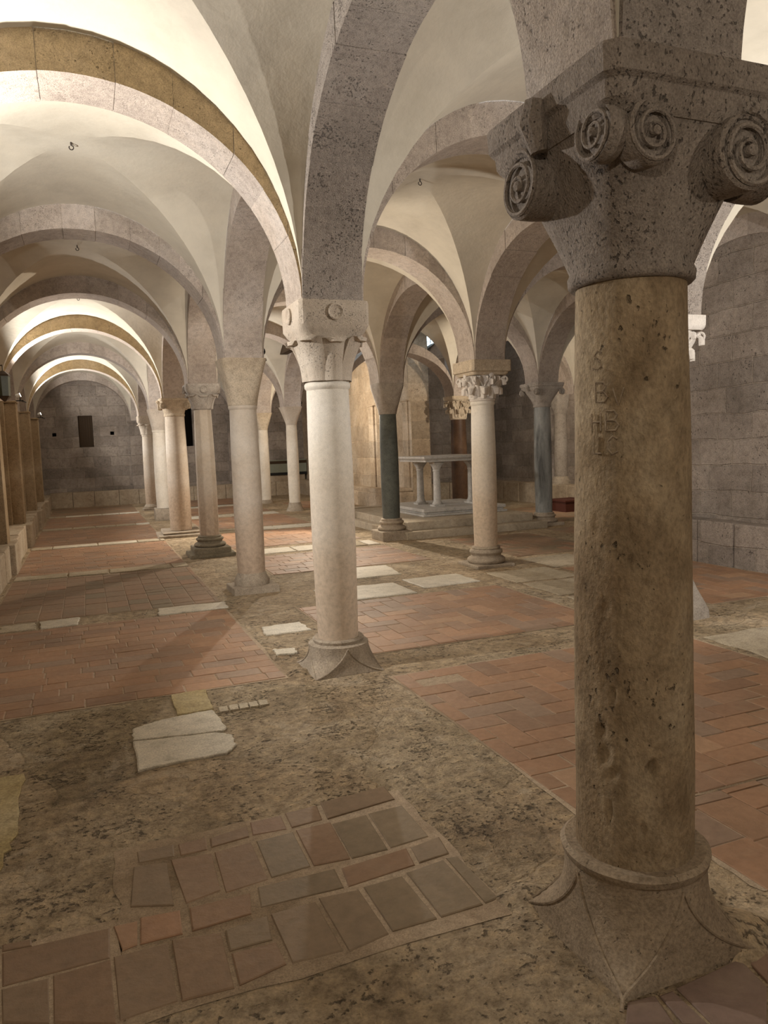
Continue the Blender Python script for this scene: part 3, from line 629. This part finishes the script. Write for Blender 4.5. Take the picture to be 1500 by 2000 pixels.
# the hand-laid patch of large tiles in the foreground (far part)
NEAR= [[(-0.325, 2.278), (-0.196, 2.273), (-0.186, 2.071), (-0.311, 2.128)], [(-0.191, 2.278), (-0.028, 2.284), (-0.023, 1.998), (-0.183, 2.07)], [(-0.025, 2.292), (0.135, 2.288), (0.138, 2.014), (-0.019, 2.004)], [(0.144, 2.294), (0.294, 2.268), (0.289, 2.0), (0.142, 2.009)], [(-0.341, 2.449), (-0.023, 2.44), (-0.027, 2.284), (-0.326, 2.283)], [(-0.02, 2.444), (0.057, 2.44), (0.049, 2.308), (0.002, 2.298)], [(0.061, 2.454), (0.191, 2.441), (0.185, 2.304), (0.051, 2.307)], [(0.301, 2.271), (0.448, 2.29), (0.435, 2.16), (0.297, 2.162)], [(0.3, 2.153), (0.442, 2.151), (0.448, 2.036), (0.297, 2.004)], [(0.452, 2.294), (0.607, 2.299), (0.616, 2.022), (0.458, 2.031)], [(0.618, 2.313), (0.76, 2.302), (0.768, 2.036), (0.626, 2.011)], [(0.775, 2.307), (0.923, 2.314), (0.933, 2.041), (0.777, 2.042)], [(0.941, 2.323), (1.096, 2.342), (1.099, 2.045), (0.943, 2.042)], [(1.108, 2.351), (1.15, 2.344), (1.159, 2.054), (1.106, 2.046)], [(0.441, 2.458), (0.727, 2.45), (0.721, 2.327), (0.428, 2.338)], [(0.74, 2.444), (1.01, 2.467), (0.996, 2.35), (0.727, 2.325)], [(1.019, 2.468), (1.154, 2.493), (1.137, 2.364), (1.005, 2.353)], [(0.035, 2.52), (0.061, 2.776), (0.178, 2.753), (0.174, 2.467)], [(0.189, 2.77), (0.34, 2.75), (0.331, 2.486), (0.209, 2.461)], [(0.345, 2.753), (0.489, 2.767), (0.496, 2.482), (0.34, 2.465)], [(0.505, 2.765), (0.655, 2.771), (0.652, 2.498), (0.502, 2.486)], [(0.664, 2.777), (0.81, 2.778), (0.796, 2.484), (0.658, 2.495)], [(0.809, 2.762), (0.96, 2.773), (0.943, 2.484), (0.798, 2.483)], [(0.967, 2.777), (1.122, 2.784), (1.119, 2.503), (0.952, 2.489)], [(0.212, 2.437), (0.423, 2.436), (0.404, 2.316), (0.205, 2.305)], [(0.342, 2.858), (0.501, 2.887), (0.495, 2.801), (0.338, 2.785)], [(0.51, 2.915), (0.646, 2.918), (0.642, 2.793), (0.499, 2.805)], [(0.656, 2.927), (0.803, 2.938), (0.79, 2.804), (0.653, 2.794)], [(0.815, 2.95), (1.122, 2.974), (1.12, 2.84), (0.801, 2.799)], [(0.224, 2.869), (0.34, 2.874), (0.331, 2.774), (0.224, 2.776)], [(0.074, 2.881), (0.218, 2.878), (0.212, 2.782), (0.075, 2.791)], [(-0.345, 2.489), (-0.25, 2.48), (-0.248, 2.444), (-0.342, 2.453)]]
NEAR2= [[(1.233, 1.522), (1.319, 1.509), (1.295, 1.408), (1.178, 1.46)], [(1.325, 1.506), (1.372, 1.506), (1.37, 1.374), (1.312, 1.4)], [(1.385, 1.51), (1.634, 1.525), (1.614, 1.412), (1.503, 1.314), (1.376, 1.371)], [(1.645, 1.526), (1.75, 1.533), (1.622, 1.419)]]

bed((-.92,-.0,1.95,2.47)); bed((0.0,1.16,1.97,2.93))
REDD={4,5,6,1,2}
for i,q in enumerate(NEAR): tile(fl,q,ZT,g=.0045,mi=2 if i in (5,6,26) else 8 if i in (7,9,10,11,12,13,14,20,22,23) else 3)
for i in range(3): 
    for k in range(2): tile(fl,[(-.36-.16*i,2.28-.16*k),(-.52-.16*i,2.28-.16*k),(-.52-.16*i,2.12-.16*k),(-.36-.16*i,2.12-.16*k)],ZT,mi=3)
for q in NEAR2: tile(fl,q,ZT,mi=4)
for i in range(4): tile(fl,[(1.66+.0*i,1.50-.3*i),(1.96,1.50-.3*i),(1.96,1.21-.3*i),(1.66,1.21-.3*i)],ZT,mi=4); tile(fl,[(1.97,1.50-.3*i),(2.27,1.50-.3*i),(2.27,1.21-.3*i),(1.97,1.21-.3*i)],ZT,mi=4); tile(fl,[(2.28,1.50-.3*i),(2.58,1.50-.3*i),(2.58,1.21-.3*i),(2.28,1.21-.3*i)],ZT,mi=4)
def slab(q,mi,z=.012,n=8,j=.012):
    """a single flagstone with slightly ragged edges"""
    e=[]
    for i in range(len(q)):
        a,b=q[i],q[(i+1)%len(q)]
        for k in range(n): t=k/n; d=0 if k==0 else j; e.append((a[0]+(b[0]-a[0])*t+random.uniform(-d,d),a[1]+(b[1]-a[1])*t+random.uniform(-d,d)))
    ar=sum(e[i][0]*e[(i+1)%len(e)][1]-e[(i+1)%len(e)][0]*e[i][1] for i in range(len(e)))
    if ar<0: e=e[::-1]
    m=len(e); cx=sum(p[0] for p in e)/m; cy=sum(p[1] for p in e)/m
    sh=[(x+(cx-x)*.025,y+(cy-y)*.025) for x,y in e]
    fl.add([(x,y,-.02) for x,y in e]+[(x,y,z-.004) for x,y in e]+[(x,y,z) for x,y in sh],[(i,(i+1)%m,m+(i+1)%m,m+i) for i in range(m)]+[(m+i,m+(i+1)%m,2*m+(i+1)%m,2*m+i) for i in range(m)]+[tuple(range(2*m,3*m))],mi)
slab([(.14,4.20),(.30,4.27),(.58,4.30),(.61,4.0),(.585,3.945),(.13,4.03)],5,j=.006); slab([(.13,4.01),(.55,3.935),(.615,3.87),(.61,3.72),(.55,3.64),(.30,3.64),(.13,3.62)],5,j=.006)
slab([(.39,4.69),(.60,4.70),(.59,4.32),(.385,4.31)],7,j=.005)
for k in range(5): x=.62+.058*k; slab([(x,4.325),(x+.05,4.325),(x+.045,4.24),(x-.005,4.24)],6,n=3,j=.003)
slab([(-1.0,3.90),(-.37,3.84),(-.355,3.28),(-.39,2.95),(-1.0,2.9)],7,z=.01)
slab([(-.78,7.33),(-.52,7.35),(-.5,7.08),(-.8,7.08)],6); slab([(-.48,7.36),(-.15,7.38),(-.17,7.08),(-.46,7.08)],5); slab([(.54,7.38),(1.17,7.36),(1.16,7.09),(.53,7.09)],5)
slab([(1.27,6.13),(1.60,6.15),(1.62,5.85),(1.24,5.84)],5); slab([(1.19,5.40),(1.35,5.36),(1.33,5.22),(1.19,5.26)],5)
slab([(2.6,8.6),(3.34,8.51),(3.26,7.84),(2.5,7.82)],5); slab([(2.1,7.45),(2.97,7.38),(2.98,6.78),(2.1,6.78)],5); slab([(3.12,7.5),(3.78,7.5),(3.80,6.98),(3.14,6.96)],5)
rs=random.Random(5)
for y0 in (9.92,13.05,16.25,19.45):     # pale cross bands of the left aisle
    x=-.9
    while x<1.1: l=rs.uniform(.3,.8); slab([(x,y0+.02),(min(1.15,x+l-.02),y0+.02),(min(1.15,x+l-.02),y0+.34),(x,y0+.34)],rs.choice((5,6,6)),j=.01); x+=l
for y0 in (10.4,13.5,16.75,19.8):
    x=2.0
    while x<4.0: l=rs.uniform(.35,.8); slab([(x,y0),(min(4.0,x+l-.02),y0),(min(4.0,x+l-.02),y0+.5),(x,y0+.5)],rs.choice((5,5,6)),j=.01); x+=l
x=4.1
y=1.9
for y0 in (2.0,2.75,3.5,5.2,5.95,6.7): slab([(4.08,y0),(4.88,y0),(4.86,y0+.68),(4.1,y0+.68)],6,z=.006,j=.015)
for x0 in (4.95,5.7): slab([(x0,7.3),(x0+.7,7.3),(x0+.7,8.05),(x0,8.0)],6,z=.008)
def mound(cx,cy,r,h,mi=0):
    R_=[]
    for q in (1,.8,.55,.3,.08): R_.append([(cx+r*q*math.cos(t)*(1+.2*math.sin(3*t+1)),cy+r*q*math.sin(t)*(1+.2*math.sin(2*t)),h*(1-q**1.5)+.001) for t in [2*PI*k/24 for k in range(24)]])
    fl.loft(R_,True,mi)
mound(1.70,1.62,.13,.05); mound(1.72,1.80,.12,.035); mound(1.24,2.02,.10,.03); mound(1.22,4.78,.10,.02)
floor=struct(fl.build('floor',MATS,smooth=False))
# ---------------------------------------------------------------- columns
def column(key,label,pos=None):
    x,y=pos or NODE[key]; r=empty('stone_column',(x,y,0),label,'column'); springer(r); return r
# volute column in the foreground
r=column(('A',1),'large foreground column of ochre travertine with a porous spiral-volute capital')
base_griffe(r,'base_near',.172,.285,.235,1.06)
sh=shaft(r,'shaft_near',.170,.150,.27,1.925,neck=False,wob=.012,n=224,bulge=.004,dents=[(-113,.575,.016,.024,.022),(-157,.60,.02,.035,.010),(-160,.66,.018,.03,.008),(-150,.55,.02,.02,.007),(-132,1.16,.009,.011,.010),(-118,1.10,.008,.008,.007),(-122,.40,.010,.02,.010),(-152,.44,.008,.03,.008),(-140,.93,.007,.008,.006),(-105,.82,.006,.009,.006),(-148,.78,.007,.02,.006),(-128,1.33,.007,.008,.005),(-95,1.0,.007,.01,.006),(-165,1.25,.012,.03,.004),(-155,1.02,.015,.025,.004),(-120,.33,.006,.008,.006),(-100,.31,.012,.012,.008)])
cap_volute(r,'cap_rough',.163,1.91,.295,R=.092,knobs=((-1,0),),vol=[((-1,0),.10,.088,1.0,0,.10),((-1,0),-.195,.070,.91,.02,.05),((0,-1),-.15,.074,.92,.01,.06),((0,-1),.125,.092,1.0,0,.10),((1,0),-.17,.085,1.0,0,.09),((1,0),.17,.085,1.0,0,.09),((0,1),.17,.085,1.0,0,.09)])
def on_shaft(ang,z,R=.1705): t=math.radians(ang); return (R*math.cos(t),R*math.sin(t),z)
def stroke(pts,ang,z,sc=.055,R=.1655,rad=.0028):
    out=[]
    for u,v in pts: out.append(on_shaft(ang+math.degrees(u*sc/R),z+(v-.5)*sc,R))
    return out
LET={'B':[[(0,0),(0,1)],[(0,1),(.45,1),(.6,.8),(.45,.55),(0,.52)],[(0,.52),(.5,.5),(.68,.25),(.5,0),(0,0)]],'I':[[(.1,0),(.1,1)]],'C':[[(.6,.85),(.35,1),(.08,.75),(.05,.3),(.3,0),(.62,.15)]],'L':[[(.05,1),(.05,0),(.55,0)]],
 'V':[[(0,1),(.3,0),(.6,1)]],'H':[[(0,0),(0,1)],[(.6,0),(.6,1)],[(0,.5),(.6,.5)]],'S':[[(.6,.9),(.3,1),(.1,.75),(.5,.45),(.55,.15),(.3,0),(0,.1)]]}
for ch,an,z in (('S',-166,1.70),('B',-163,1.615),('V',-146,1.60),('H',-168,1.535),('B',-153,1.537),('L',-167,1.474),('C',-152,1.471)):
    lm=MB()
    for st in LET[ch]: lm.tube(stroke(st,an,z,sc=.048 if ch!='B' else .052),.0026,6)
    lm.build('carved_letter','base_near',sh)
# pale leaf column
r=column(('A',2),'bright white column with broad plain leaves and a round boss on its capital')
base_griffe(r,'base_stone',.138,.215,.232,.955)
shaft(r,'shaft_white',.135,.138,.19,1.905,n=64)
cap_leaf(r,'cap_white',.146,1.90,.232)
r=column(('A',3),'pale column with a smooth tan cushion capital and moulded base, right of the dark-stepped one')
base_plain(r,'base_stone',.135,.20,.235,.07); shaft(r,'shaft_tan',.142,.137,.17,1.94)
cap_plain(r,'cap_tan',.15,1.935,.235,p=8,taper=1.25)
r=column(('A',4),'octagonal tan column on a dark two-step plinth with lobed leaf capital')
base_attic(r,'base_dark',.135,.29,.25,pl=.13,double=True); shaft(r,'shaft_tan',.135,.118,.27,2.06,neck=False,oct_=True)
cap_leaf(r,'cap_grey',.128,2.05,.235,boss=True)
r=column(('A',5),'thick half-lit column standing on a wide worn slab, scrolled dark capital')
mb=MB(); mb.box(-.42,.34,-.42,.36,-.01,.05,j=.02); mb.box(-.34,.30,-.32,.30,.05,.10,j=.02); mb.build('plinth','base_stone',r,smooth=False,bevel=.015)
shaft(r,'shaft_tan',.185,.165,.10,2.10,neck=False); cap_volute(r,'cap_tan',.17,2.09,.25,R=.055)
r=column(('A',6),'smooth white column standing on a rough square block')
mb=MB(); mb.box(-.2,.2,-.2,.2,-.01,.26,j=.012); mb.build('plinth','base_stone',r,smooth=False,bevel=.012)
shaft(r,'shaft_pure',.15,.14,.26,1.95); cap_plain(r,'cap_white',.15,1.945,.23,p=6,taper=1.2)
r=column(('A',7),'tan and white column on a low square plinth, second before the far wall')
base_plain(r,'base_stone',.14,.16,.22,.06); shaft(r,'shaft_tan',.145,.13,.15,1.93); cap_leaf(r,'cap_white',.14,1.925,.23,boss=False)
# second row
r=column(('B',1),'column just outside the right edge of the photo')
base_griffe(r,'base_stone',.15,.22,.24); shaft(r,'shaft_tan',.15,.14,.2,1.95); cap_plain(r,'cap_tan',.15,1.945,.235)
r=column(('B',2),'column mostly hidden behind the large foreground shaft, foliage capital blown bright')
mb=MB(); 
mb.loft([sq(64,.27,-.02,9),sq(64,.265,.06,8),sq(64,.25,.12,6),sq(64,.21,.24,4),sq(64,.185,.34,3)]); mb.build('base','cap_grey',r,ang=40)
shaft(r,'shaft_white',.158,.142,.33,1.98); cap_corinthian(r,'cap_marble',.145,1.97,.235,abh=.10)
r=column(('B',3),'white column with an openwork acanthus capital under a thick plain abacus')
base_attic(r,'base_stone',.138,.235,.25,pl=.035); shaft(r,'shaft_white',.138,.132,.225,1.94); cap_corinthian(r,'cap_marble',.135,1.935,.235,abm='cap_tan',abh=.155,amod=1.10)
r=column(('B',4),'dark green marble column with a plain flared capital, beside the altar steps')
base_attic(r,'base_stone',.135,.33,.25,pl=.14); shaft(r,'shaft_green',.135,.128,.32,1.94,neck=False); cap_plain(r,'cap_grey',.138,1.935,.21,abz=.05,p=9,taper=1.25)
r=column(('B',5),'column hidden behind the bright white foreground shaft, at the near left of the altar')
base_plain(r,'base_stone',.14,.18,.22,.07); shaft(r,'shaft_white',.13,.125,.17,1.95); cap_plain(r,'cap_white',.135,1.945,.22)
r=column(('B',6),'slim white column with a sharply flared white capital and bell-shaped base')
mb=MB(); mb.loft(prof(40,[(.21,0),(.19,.05),(.155,.12),(.14,.2)])); mb.build('base','base_stone',r)
shaft(r,'shaft_pure',.128,.122,.19,1.99,neck=False); cap_plain(r,'cap_white',.125,1.985,.235,p=12,taper=1.35)
r=column(('B',7),'slim cream column with tapered tan capital, left neighbour of the flared white one')
mb=MB(); mb.loft(prof(40,[(.18,0),(.175,.06),(.15,.10)])); mb.build('base','base_stone',r)
shaft(r,'shaft_pure',.135,.125,.09,1.96,neck=False); cap_plain(r,'cap_tan',.13,1.955,.235,p=9,taper=1.2)
# chapel columns
r=column(('C',4),'blue-grey streaked marble column with small volutes, right of the altar platform')
base_attic(r,'base_stone',.14,.22,.25,pl=.05); shaft(r,'shaft_grey',.142,.132,.21,2.07,neck=False); cap_volute(r,'cap_grey',.14,2.0,.275,R=.05)
r=column(('C',5),'dark brown marble column with a leafy capital behind the altar')
base_attic(r,'base_stone',.155,.22,.26,pl=.05); shaft(r,'shaft_brown',.165,.15,.21,1.93,neck=False); cap_corinthian(r,'cap_tan',.155,1.92,.235,abh=.07)
r=column(('F',5),'dim grey half-column against the chapel wall, right of the blue-grey column',pos=(9.78,14.1))
base_plain(r,'base_stone',.16,.62,.24,.47); shaft(r,'cap_grey',.15,.14,.6,2.0,neck=False); cap_plain(r,'cap_grey',.145,1.99,.22)
r=column(('F',4),'half-column against the chapel wall, hidden behind the foreground shaft',pos=(9.78,11.0))
base_plain(r,'base_stone',.16,.62,.24,.47); shaft(r,'cap_grey',.15,.14,.6,2.0,neck=False); cap_plain(r,'cap_grey',.145,1.99,.22)
# ---------------------------------------------------------------- arches
SHORT={('A',1):'the volute capital',('A',2):'the round-boss capital',('A',3):'the cushion capital',('A',4):'the octagonal column',('A',5):'the thick column',('A',6):'the block-based column',('A',7):'the last left-row column',
 ('B',1):'the column off-frame right',('B',2):'the bright foliage capital',('B',3):'the acanthus capital',('B',4):'the dark green column',('B',5):'the hidden altar column',('B',6):'the flared white capital',('B',7):'the slim cream column',
 ('C',4):'the blue-grey column',('C',5):'the dark brown column',('C',3):'the end of the right wall',('C',6):'the chapel corner',('C',7):'the far right wall',('C',8):'the far right corner',('F',4):'the nearer chapel half-column',('F',5):'the dim chapel half-column',('F',3):'the near chapel corner',('F',6):'the far chapel corner',
 ('R',1):'the right wall off-frame',('R',2):'the nearer right wall',('R',3):'the end of the right wall',('A',0):'the rear wall',('B',0):'the rear wall on the right',('R',0):'the rear right corner',
 ('L',0):'the rear left corner',('L',1):'the left wall beside the viewer',('L',2):'the nearest left spotlight',('L',3):'the left wall before the lantern',('L',4):'the green lantern',('L',5):'the second spotlight',('L',6):'the left wall between spotlights',('L',7):'the last spotlight',('L',8):'the far left corner',
 ('A',8):'the far end wall',('B',8):'the far end wall on the right'}
def link(k1,k2,kind,**kw):
    arch('stone_arch',NODE[k1],NODE[k2],f'{kind} arch from {SHORT[k1]} to {SHORT[k2]}',**kw)
for j in range(1,8):
    link(('L',j),('A',j),'bounce-tinted ochre' if j in (2,5,7) else 'grey',gold=j in (2,5,7))
    link(('A',j),('B',j),'grey transverse')
for j in range(0,8): link(('A',j),('A',j+1),'grey lengthwise',rough=(j in (0,1))); link(('B',j),('B',j+1),'lengthwise',rough=(j in (0,1)))
for j in (1,2,3): link(('B',j),('R',j) if j<3 else ('C',j),'transverse')
for j in (4,6,7): link(('B',j),('C',j),'transverse')
link(('B',5),('C',5),'free-standing',free=True,rise=.86)
for j in (3,4): link(('C',j),('C',j+1),'side chapel')
for j in (4,5): link(('C',j),('F',j),'dim chapel')
for j in (0,1,2): link(('R',j),('R',j+1),'blind wall')
for j in range(0,8): link(('L',j),('L',j+1),'blind wall')
link(('F',3),('F',4),'blind chapel'); link(('F',4),('F',5),'blind chapel'); link(('F',5),('F',6),'blind chapel'); link(('C',6),('F',6),'blind chapel end'); link(('C',3),('F',3),'blind chapel near')
for a,b in ((('L',8),('A',8)),(('A',8),('B',8)),(('B',8),('C',8))): link(a,b,'blind end-wall')
link(('C',6),('C',7),'blind far-wall'); link(('C',7),('C',8),'blind far-wall')
# ---------------------------------------------------------------- altar
a=MB()
a.box(4.50,7.04,10.56,14.3,-.01,.118,j=.006); pl=a.build('altar_platform','step',smooth=False,bevel=.014); tag(pl,'low two-step stone platform under the altar','platform')
b=MB(); b.box(4.62,6.90,10.78,14.2,.115,.245,j=.006); b.build('upper_step','step',pl,smooth=False,bevel=.014)
r=empty('altar_dais',(5.15,11.35,.245),'moulded white marble dais supporting the altar table legs','dais')
c=MB()
for x0,z0,z1,m in ((.0,0,.035,0),(.05,.035,.07,0),(.02,.07,.125,0)): c.box(x0,1.6-x0,x0,1.75-x0,z0,z1)
c.build('dais_slab','marble',r,smooth=False,bevel=.008)
r=empty('altar_table',(5.9,12.2,.37),'stone altar table on slender colonnettes above the platform','altar')
t=MB(); t.loft([[(x*s,y*s2,z) for x,y in ((-.6,-.62),(.62,-.62),(.62,.6),(-.6,.6))] for s,s2,z in ((.93,.93,.775),(.93,.93,.80),(.98,.98,.83),(1,1,.835),(1,1,.87))]); t.build('table_top','marble',r,smooth=False,bevel=.004)
for x,y in ((-.25,-.35),(-.30,.24),(.53,-.36),(.54,-.13)):
    l=MB(); l.box(x-.1,x+.1,y-.1,y+.1,0,.03); l.loft([sq(32,q,z,2,cx=x,cy=y) for q,z in ((.09,.03),(.095,.05),(.075,.07),(.07,.09),(.066,.1),(.058,.6),(.066,.61),(.066,.625),(.06,.635))])
    l.loft([sq(32,q,z,pp,cx=x,cy=y) for q,z,pp in ((.06,.63,2),(.072,.68,3),(.10,.735,6),(.105,.74,9),(.105,.775,9))]); lg=l.build('leg','marble',r)
# ---------------------------------------------------------------- small things
r=empty('display_bench',(5.6,YE-.2,.42),'low greenish panel between dark rails along the far end wall','bench')
for nm_,z0,z1,m in (('lower_rail',.20,.28,'black'),('panel',.28,.55,'panel'),('upper_rail',.55,.64,'shutter'),('top_board',.64,.67,'panel')):
    q=MB(); q.box(-.75,.85,-.15,.05,z0,z1); q.build(nm_,m,r,smooth=False)
q=MB(); q.box(-.7,.8,-.1,.05,0,.2); q.build('foot','bench',r,smooth=False)
r=empty('wooden_chest',(9.0,12.75,0),'dark red wooden chest on the chapel floor, beside the foreground shaft','chest')
q=MB(); q.box(-.28,.28,-.3,.3,0,.2); q.build('body','chest',r,smooth=False,bevel=.006); q=MB(); q.box(-.3,.3,-.32,.32,.2,.24); q.build('lid','chest',r,smooth=False,bevel=.006)
r=empty('lantern',(-.93,11.1,2.42),'green glass lantern hanging on the left wall at the photo edge','lantern')
def hexring(rr,z): return [(rr*math.cos(PI/3*k+.3),rr*math.sin(PI/3*k+.3),z) for k in range(6)]
q=MB(); q.loft([hexring(.075,-.13),hexring(.085,.13)]); q.build('glass_body','greenglass',r,smooth=False)
q=MB(); q.loft([hexring(.095,.128),hexring(.09,.15),hexring(.02,.2)]); q.tube([(0,0,.19),(0,0,.28)],.006); q.tube([(0,0,.27),(-.12,0,.27)],.008); q.build('top_cap','bronze',r,smooth=False)
q=MB(); q.loft([hexring(.01,-.2),hexring(.07,-.145),hexring(.085,-.128)]); q.build('bottom_cap','bronze',r,smooth=False)
# hooks at the crowns
ln={('L',1):'nearest the viewer',('L',2):'beyond the first bounce-tinted arch',('L',3):'in the third left bay',('L',4):'in the fourth left bay',('A',2):'in the bay between the volute and acanthus columns',('A',3):'in the bay beside the dark green column'}
for (k,j),tx in ln.items():
    k2={'L':'A','A':'B'}[k]; xs=[NODE[a][0] for a in ((k,j),(k2,j),(k,j+1),(k2,j+1))]; ys=[NODE[a][1] for a in ((k,j),(k2,j),(k,j+1),(k2,j+1))]
    q=MB(); q.tube([(0,0,.02),(0,0,-.02)],.006); q.tube([(.016*math.sin(t),0,-.035+.016*math.cos(t)) for t in [2*PI*i/14 for i in range(13)]],.004,6)
    o=q.build('vault_hook','iron',loc=(sum(xs)/4,sum(ys)/4,Z0+RC+.045)); tag(o,'iron ring hook at the vault crown '+tx,'hook')
# ---------------------------------------------------------------- lamps
def lamp(kind,p,d,wt,cone,colr,label):
    r=empty('spotlight',p,label,'spotlight'); d=Vector(d).normalized(); rot=d.to_track_quat('-Z','Y')
    b=MB()
    if kind=='wall': b.box(-.075,.05,-.02,.02,-.10,-.085); b.tube([(0,0,-.09),(0,.0,-.03)],.008); b.tube([(.0,-.03,-.09),(.09,.0,-.12)],.007)
    else: b.box(-.03,.03,-.03,.03,-.10,-.085); b.tube([(0,0,-.09),(0,0,-.03)],.008)
    b.build('bracket','black',r,smooth=False)
    h=MB(); R_=lambda rr,z:[rot@Vector((rr*math.cos(t),rr*math.sin(t),z)) for t in [2*PI*k/20 for k in range(20)]]
    h.loft([R_(.018,.07),R_(.03,.06),R_(.036,.0),R_(.036,-.005)]); h.build('lamp_head','white' if kind=='wall' else 'black',r)
    g=MB(); g.loft([R_(.031,-.004),R_(.03,-.009)]); g.build('lamp_lens','glow',r)
    ld=bpy.data.lights.new('spotlight_light','SPOT'); ld.energy=wt; ld.color=colr; ld.spot_size=math.radians(cone); ld.spot_blend=.35; ld.shadow_soft_size=.035
    lo=bpy.data.objects.new('spotlight_light',ld); COL.objects.link(lo); lo.parent=r; lo.location=d*.045; lo.rotation_mode='QUATERNION'; lo.rotation_quaternion=rot
for l in LAMPS: lamp(*l)
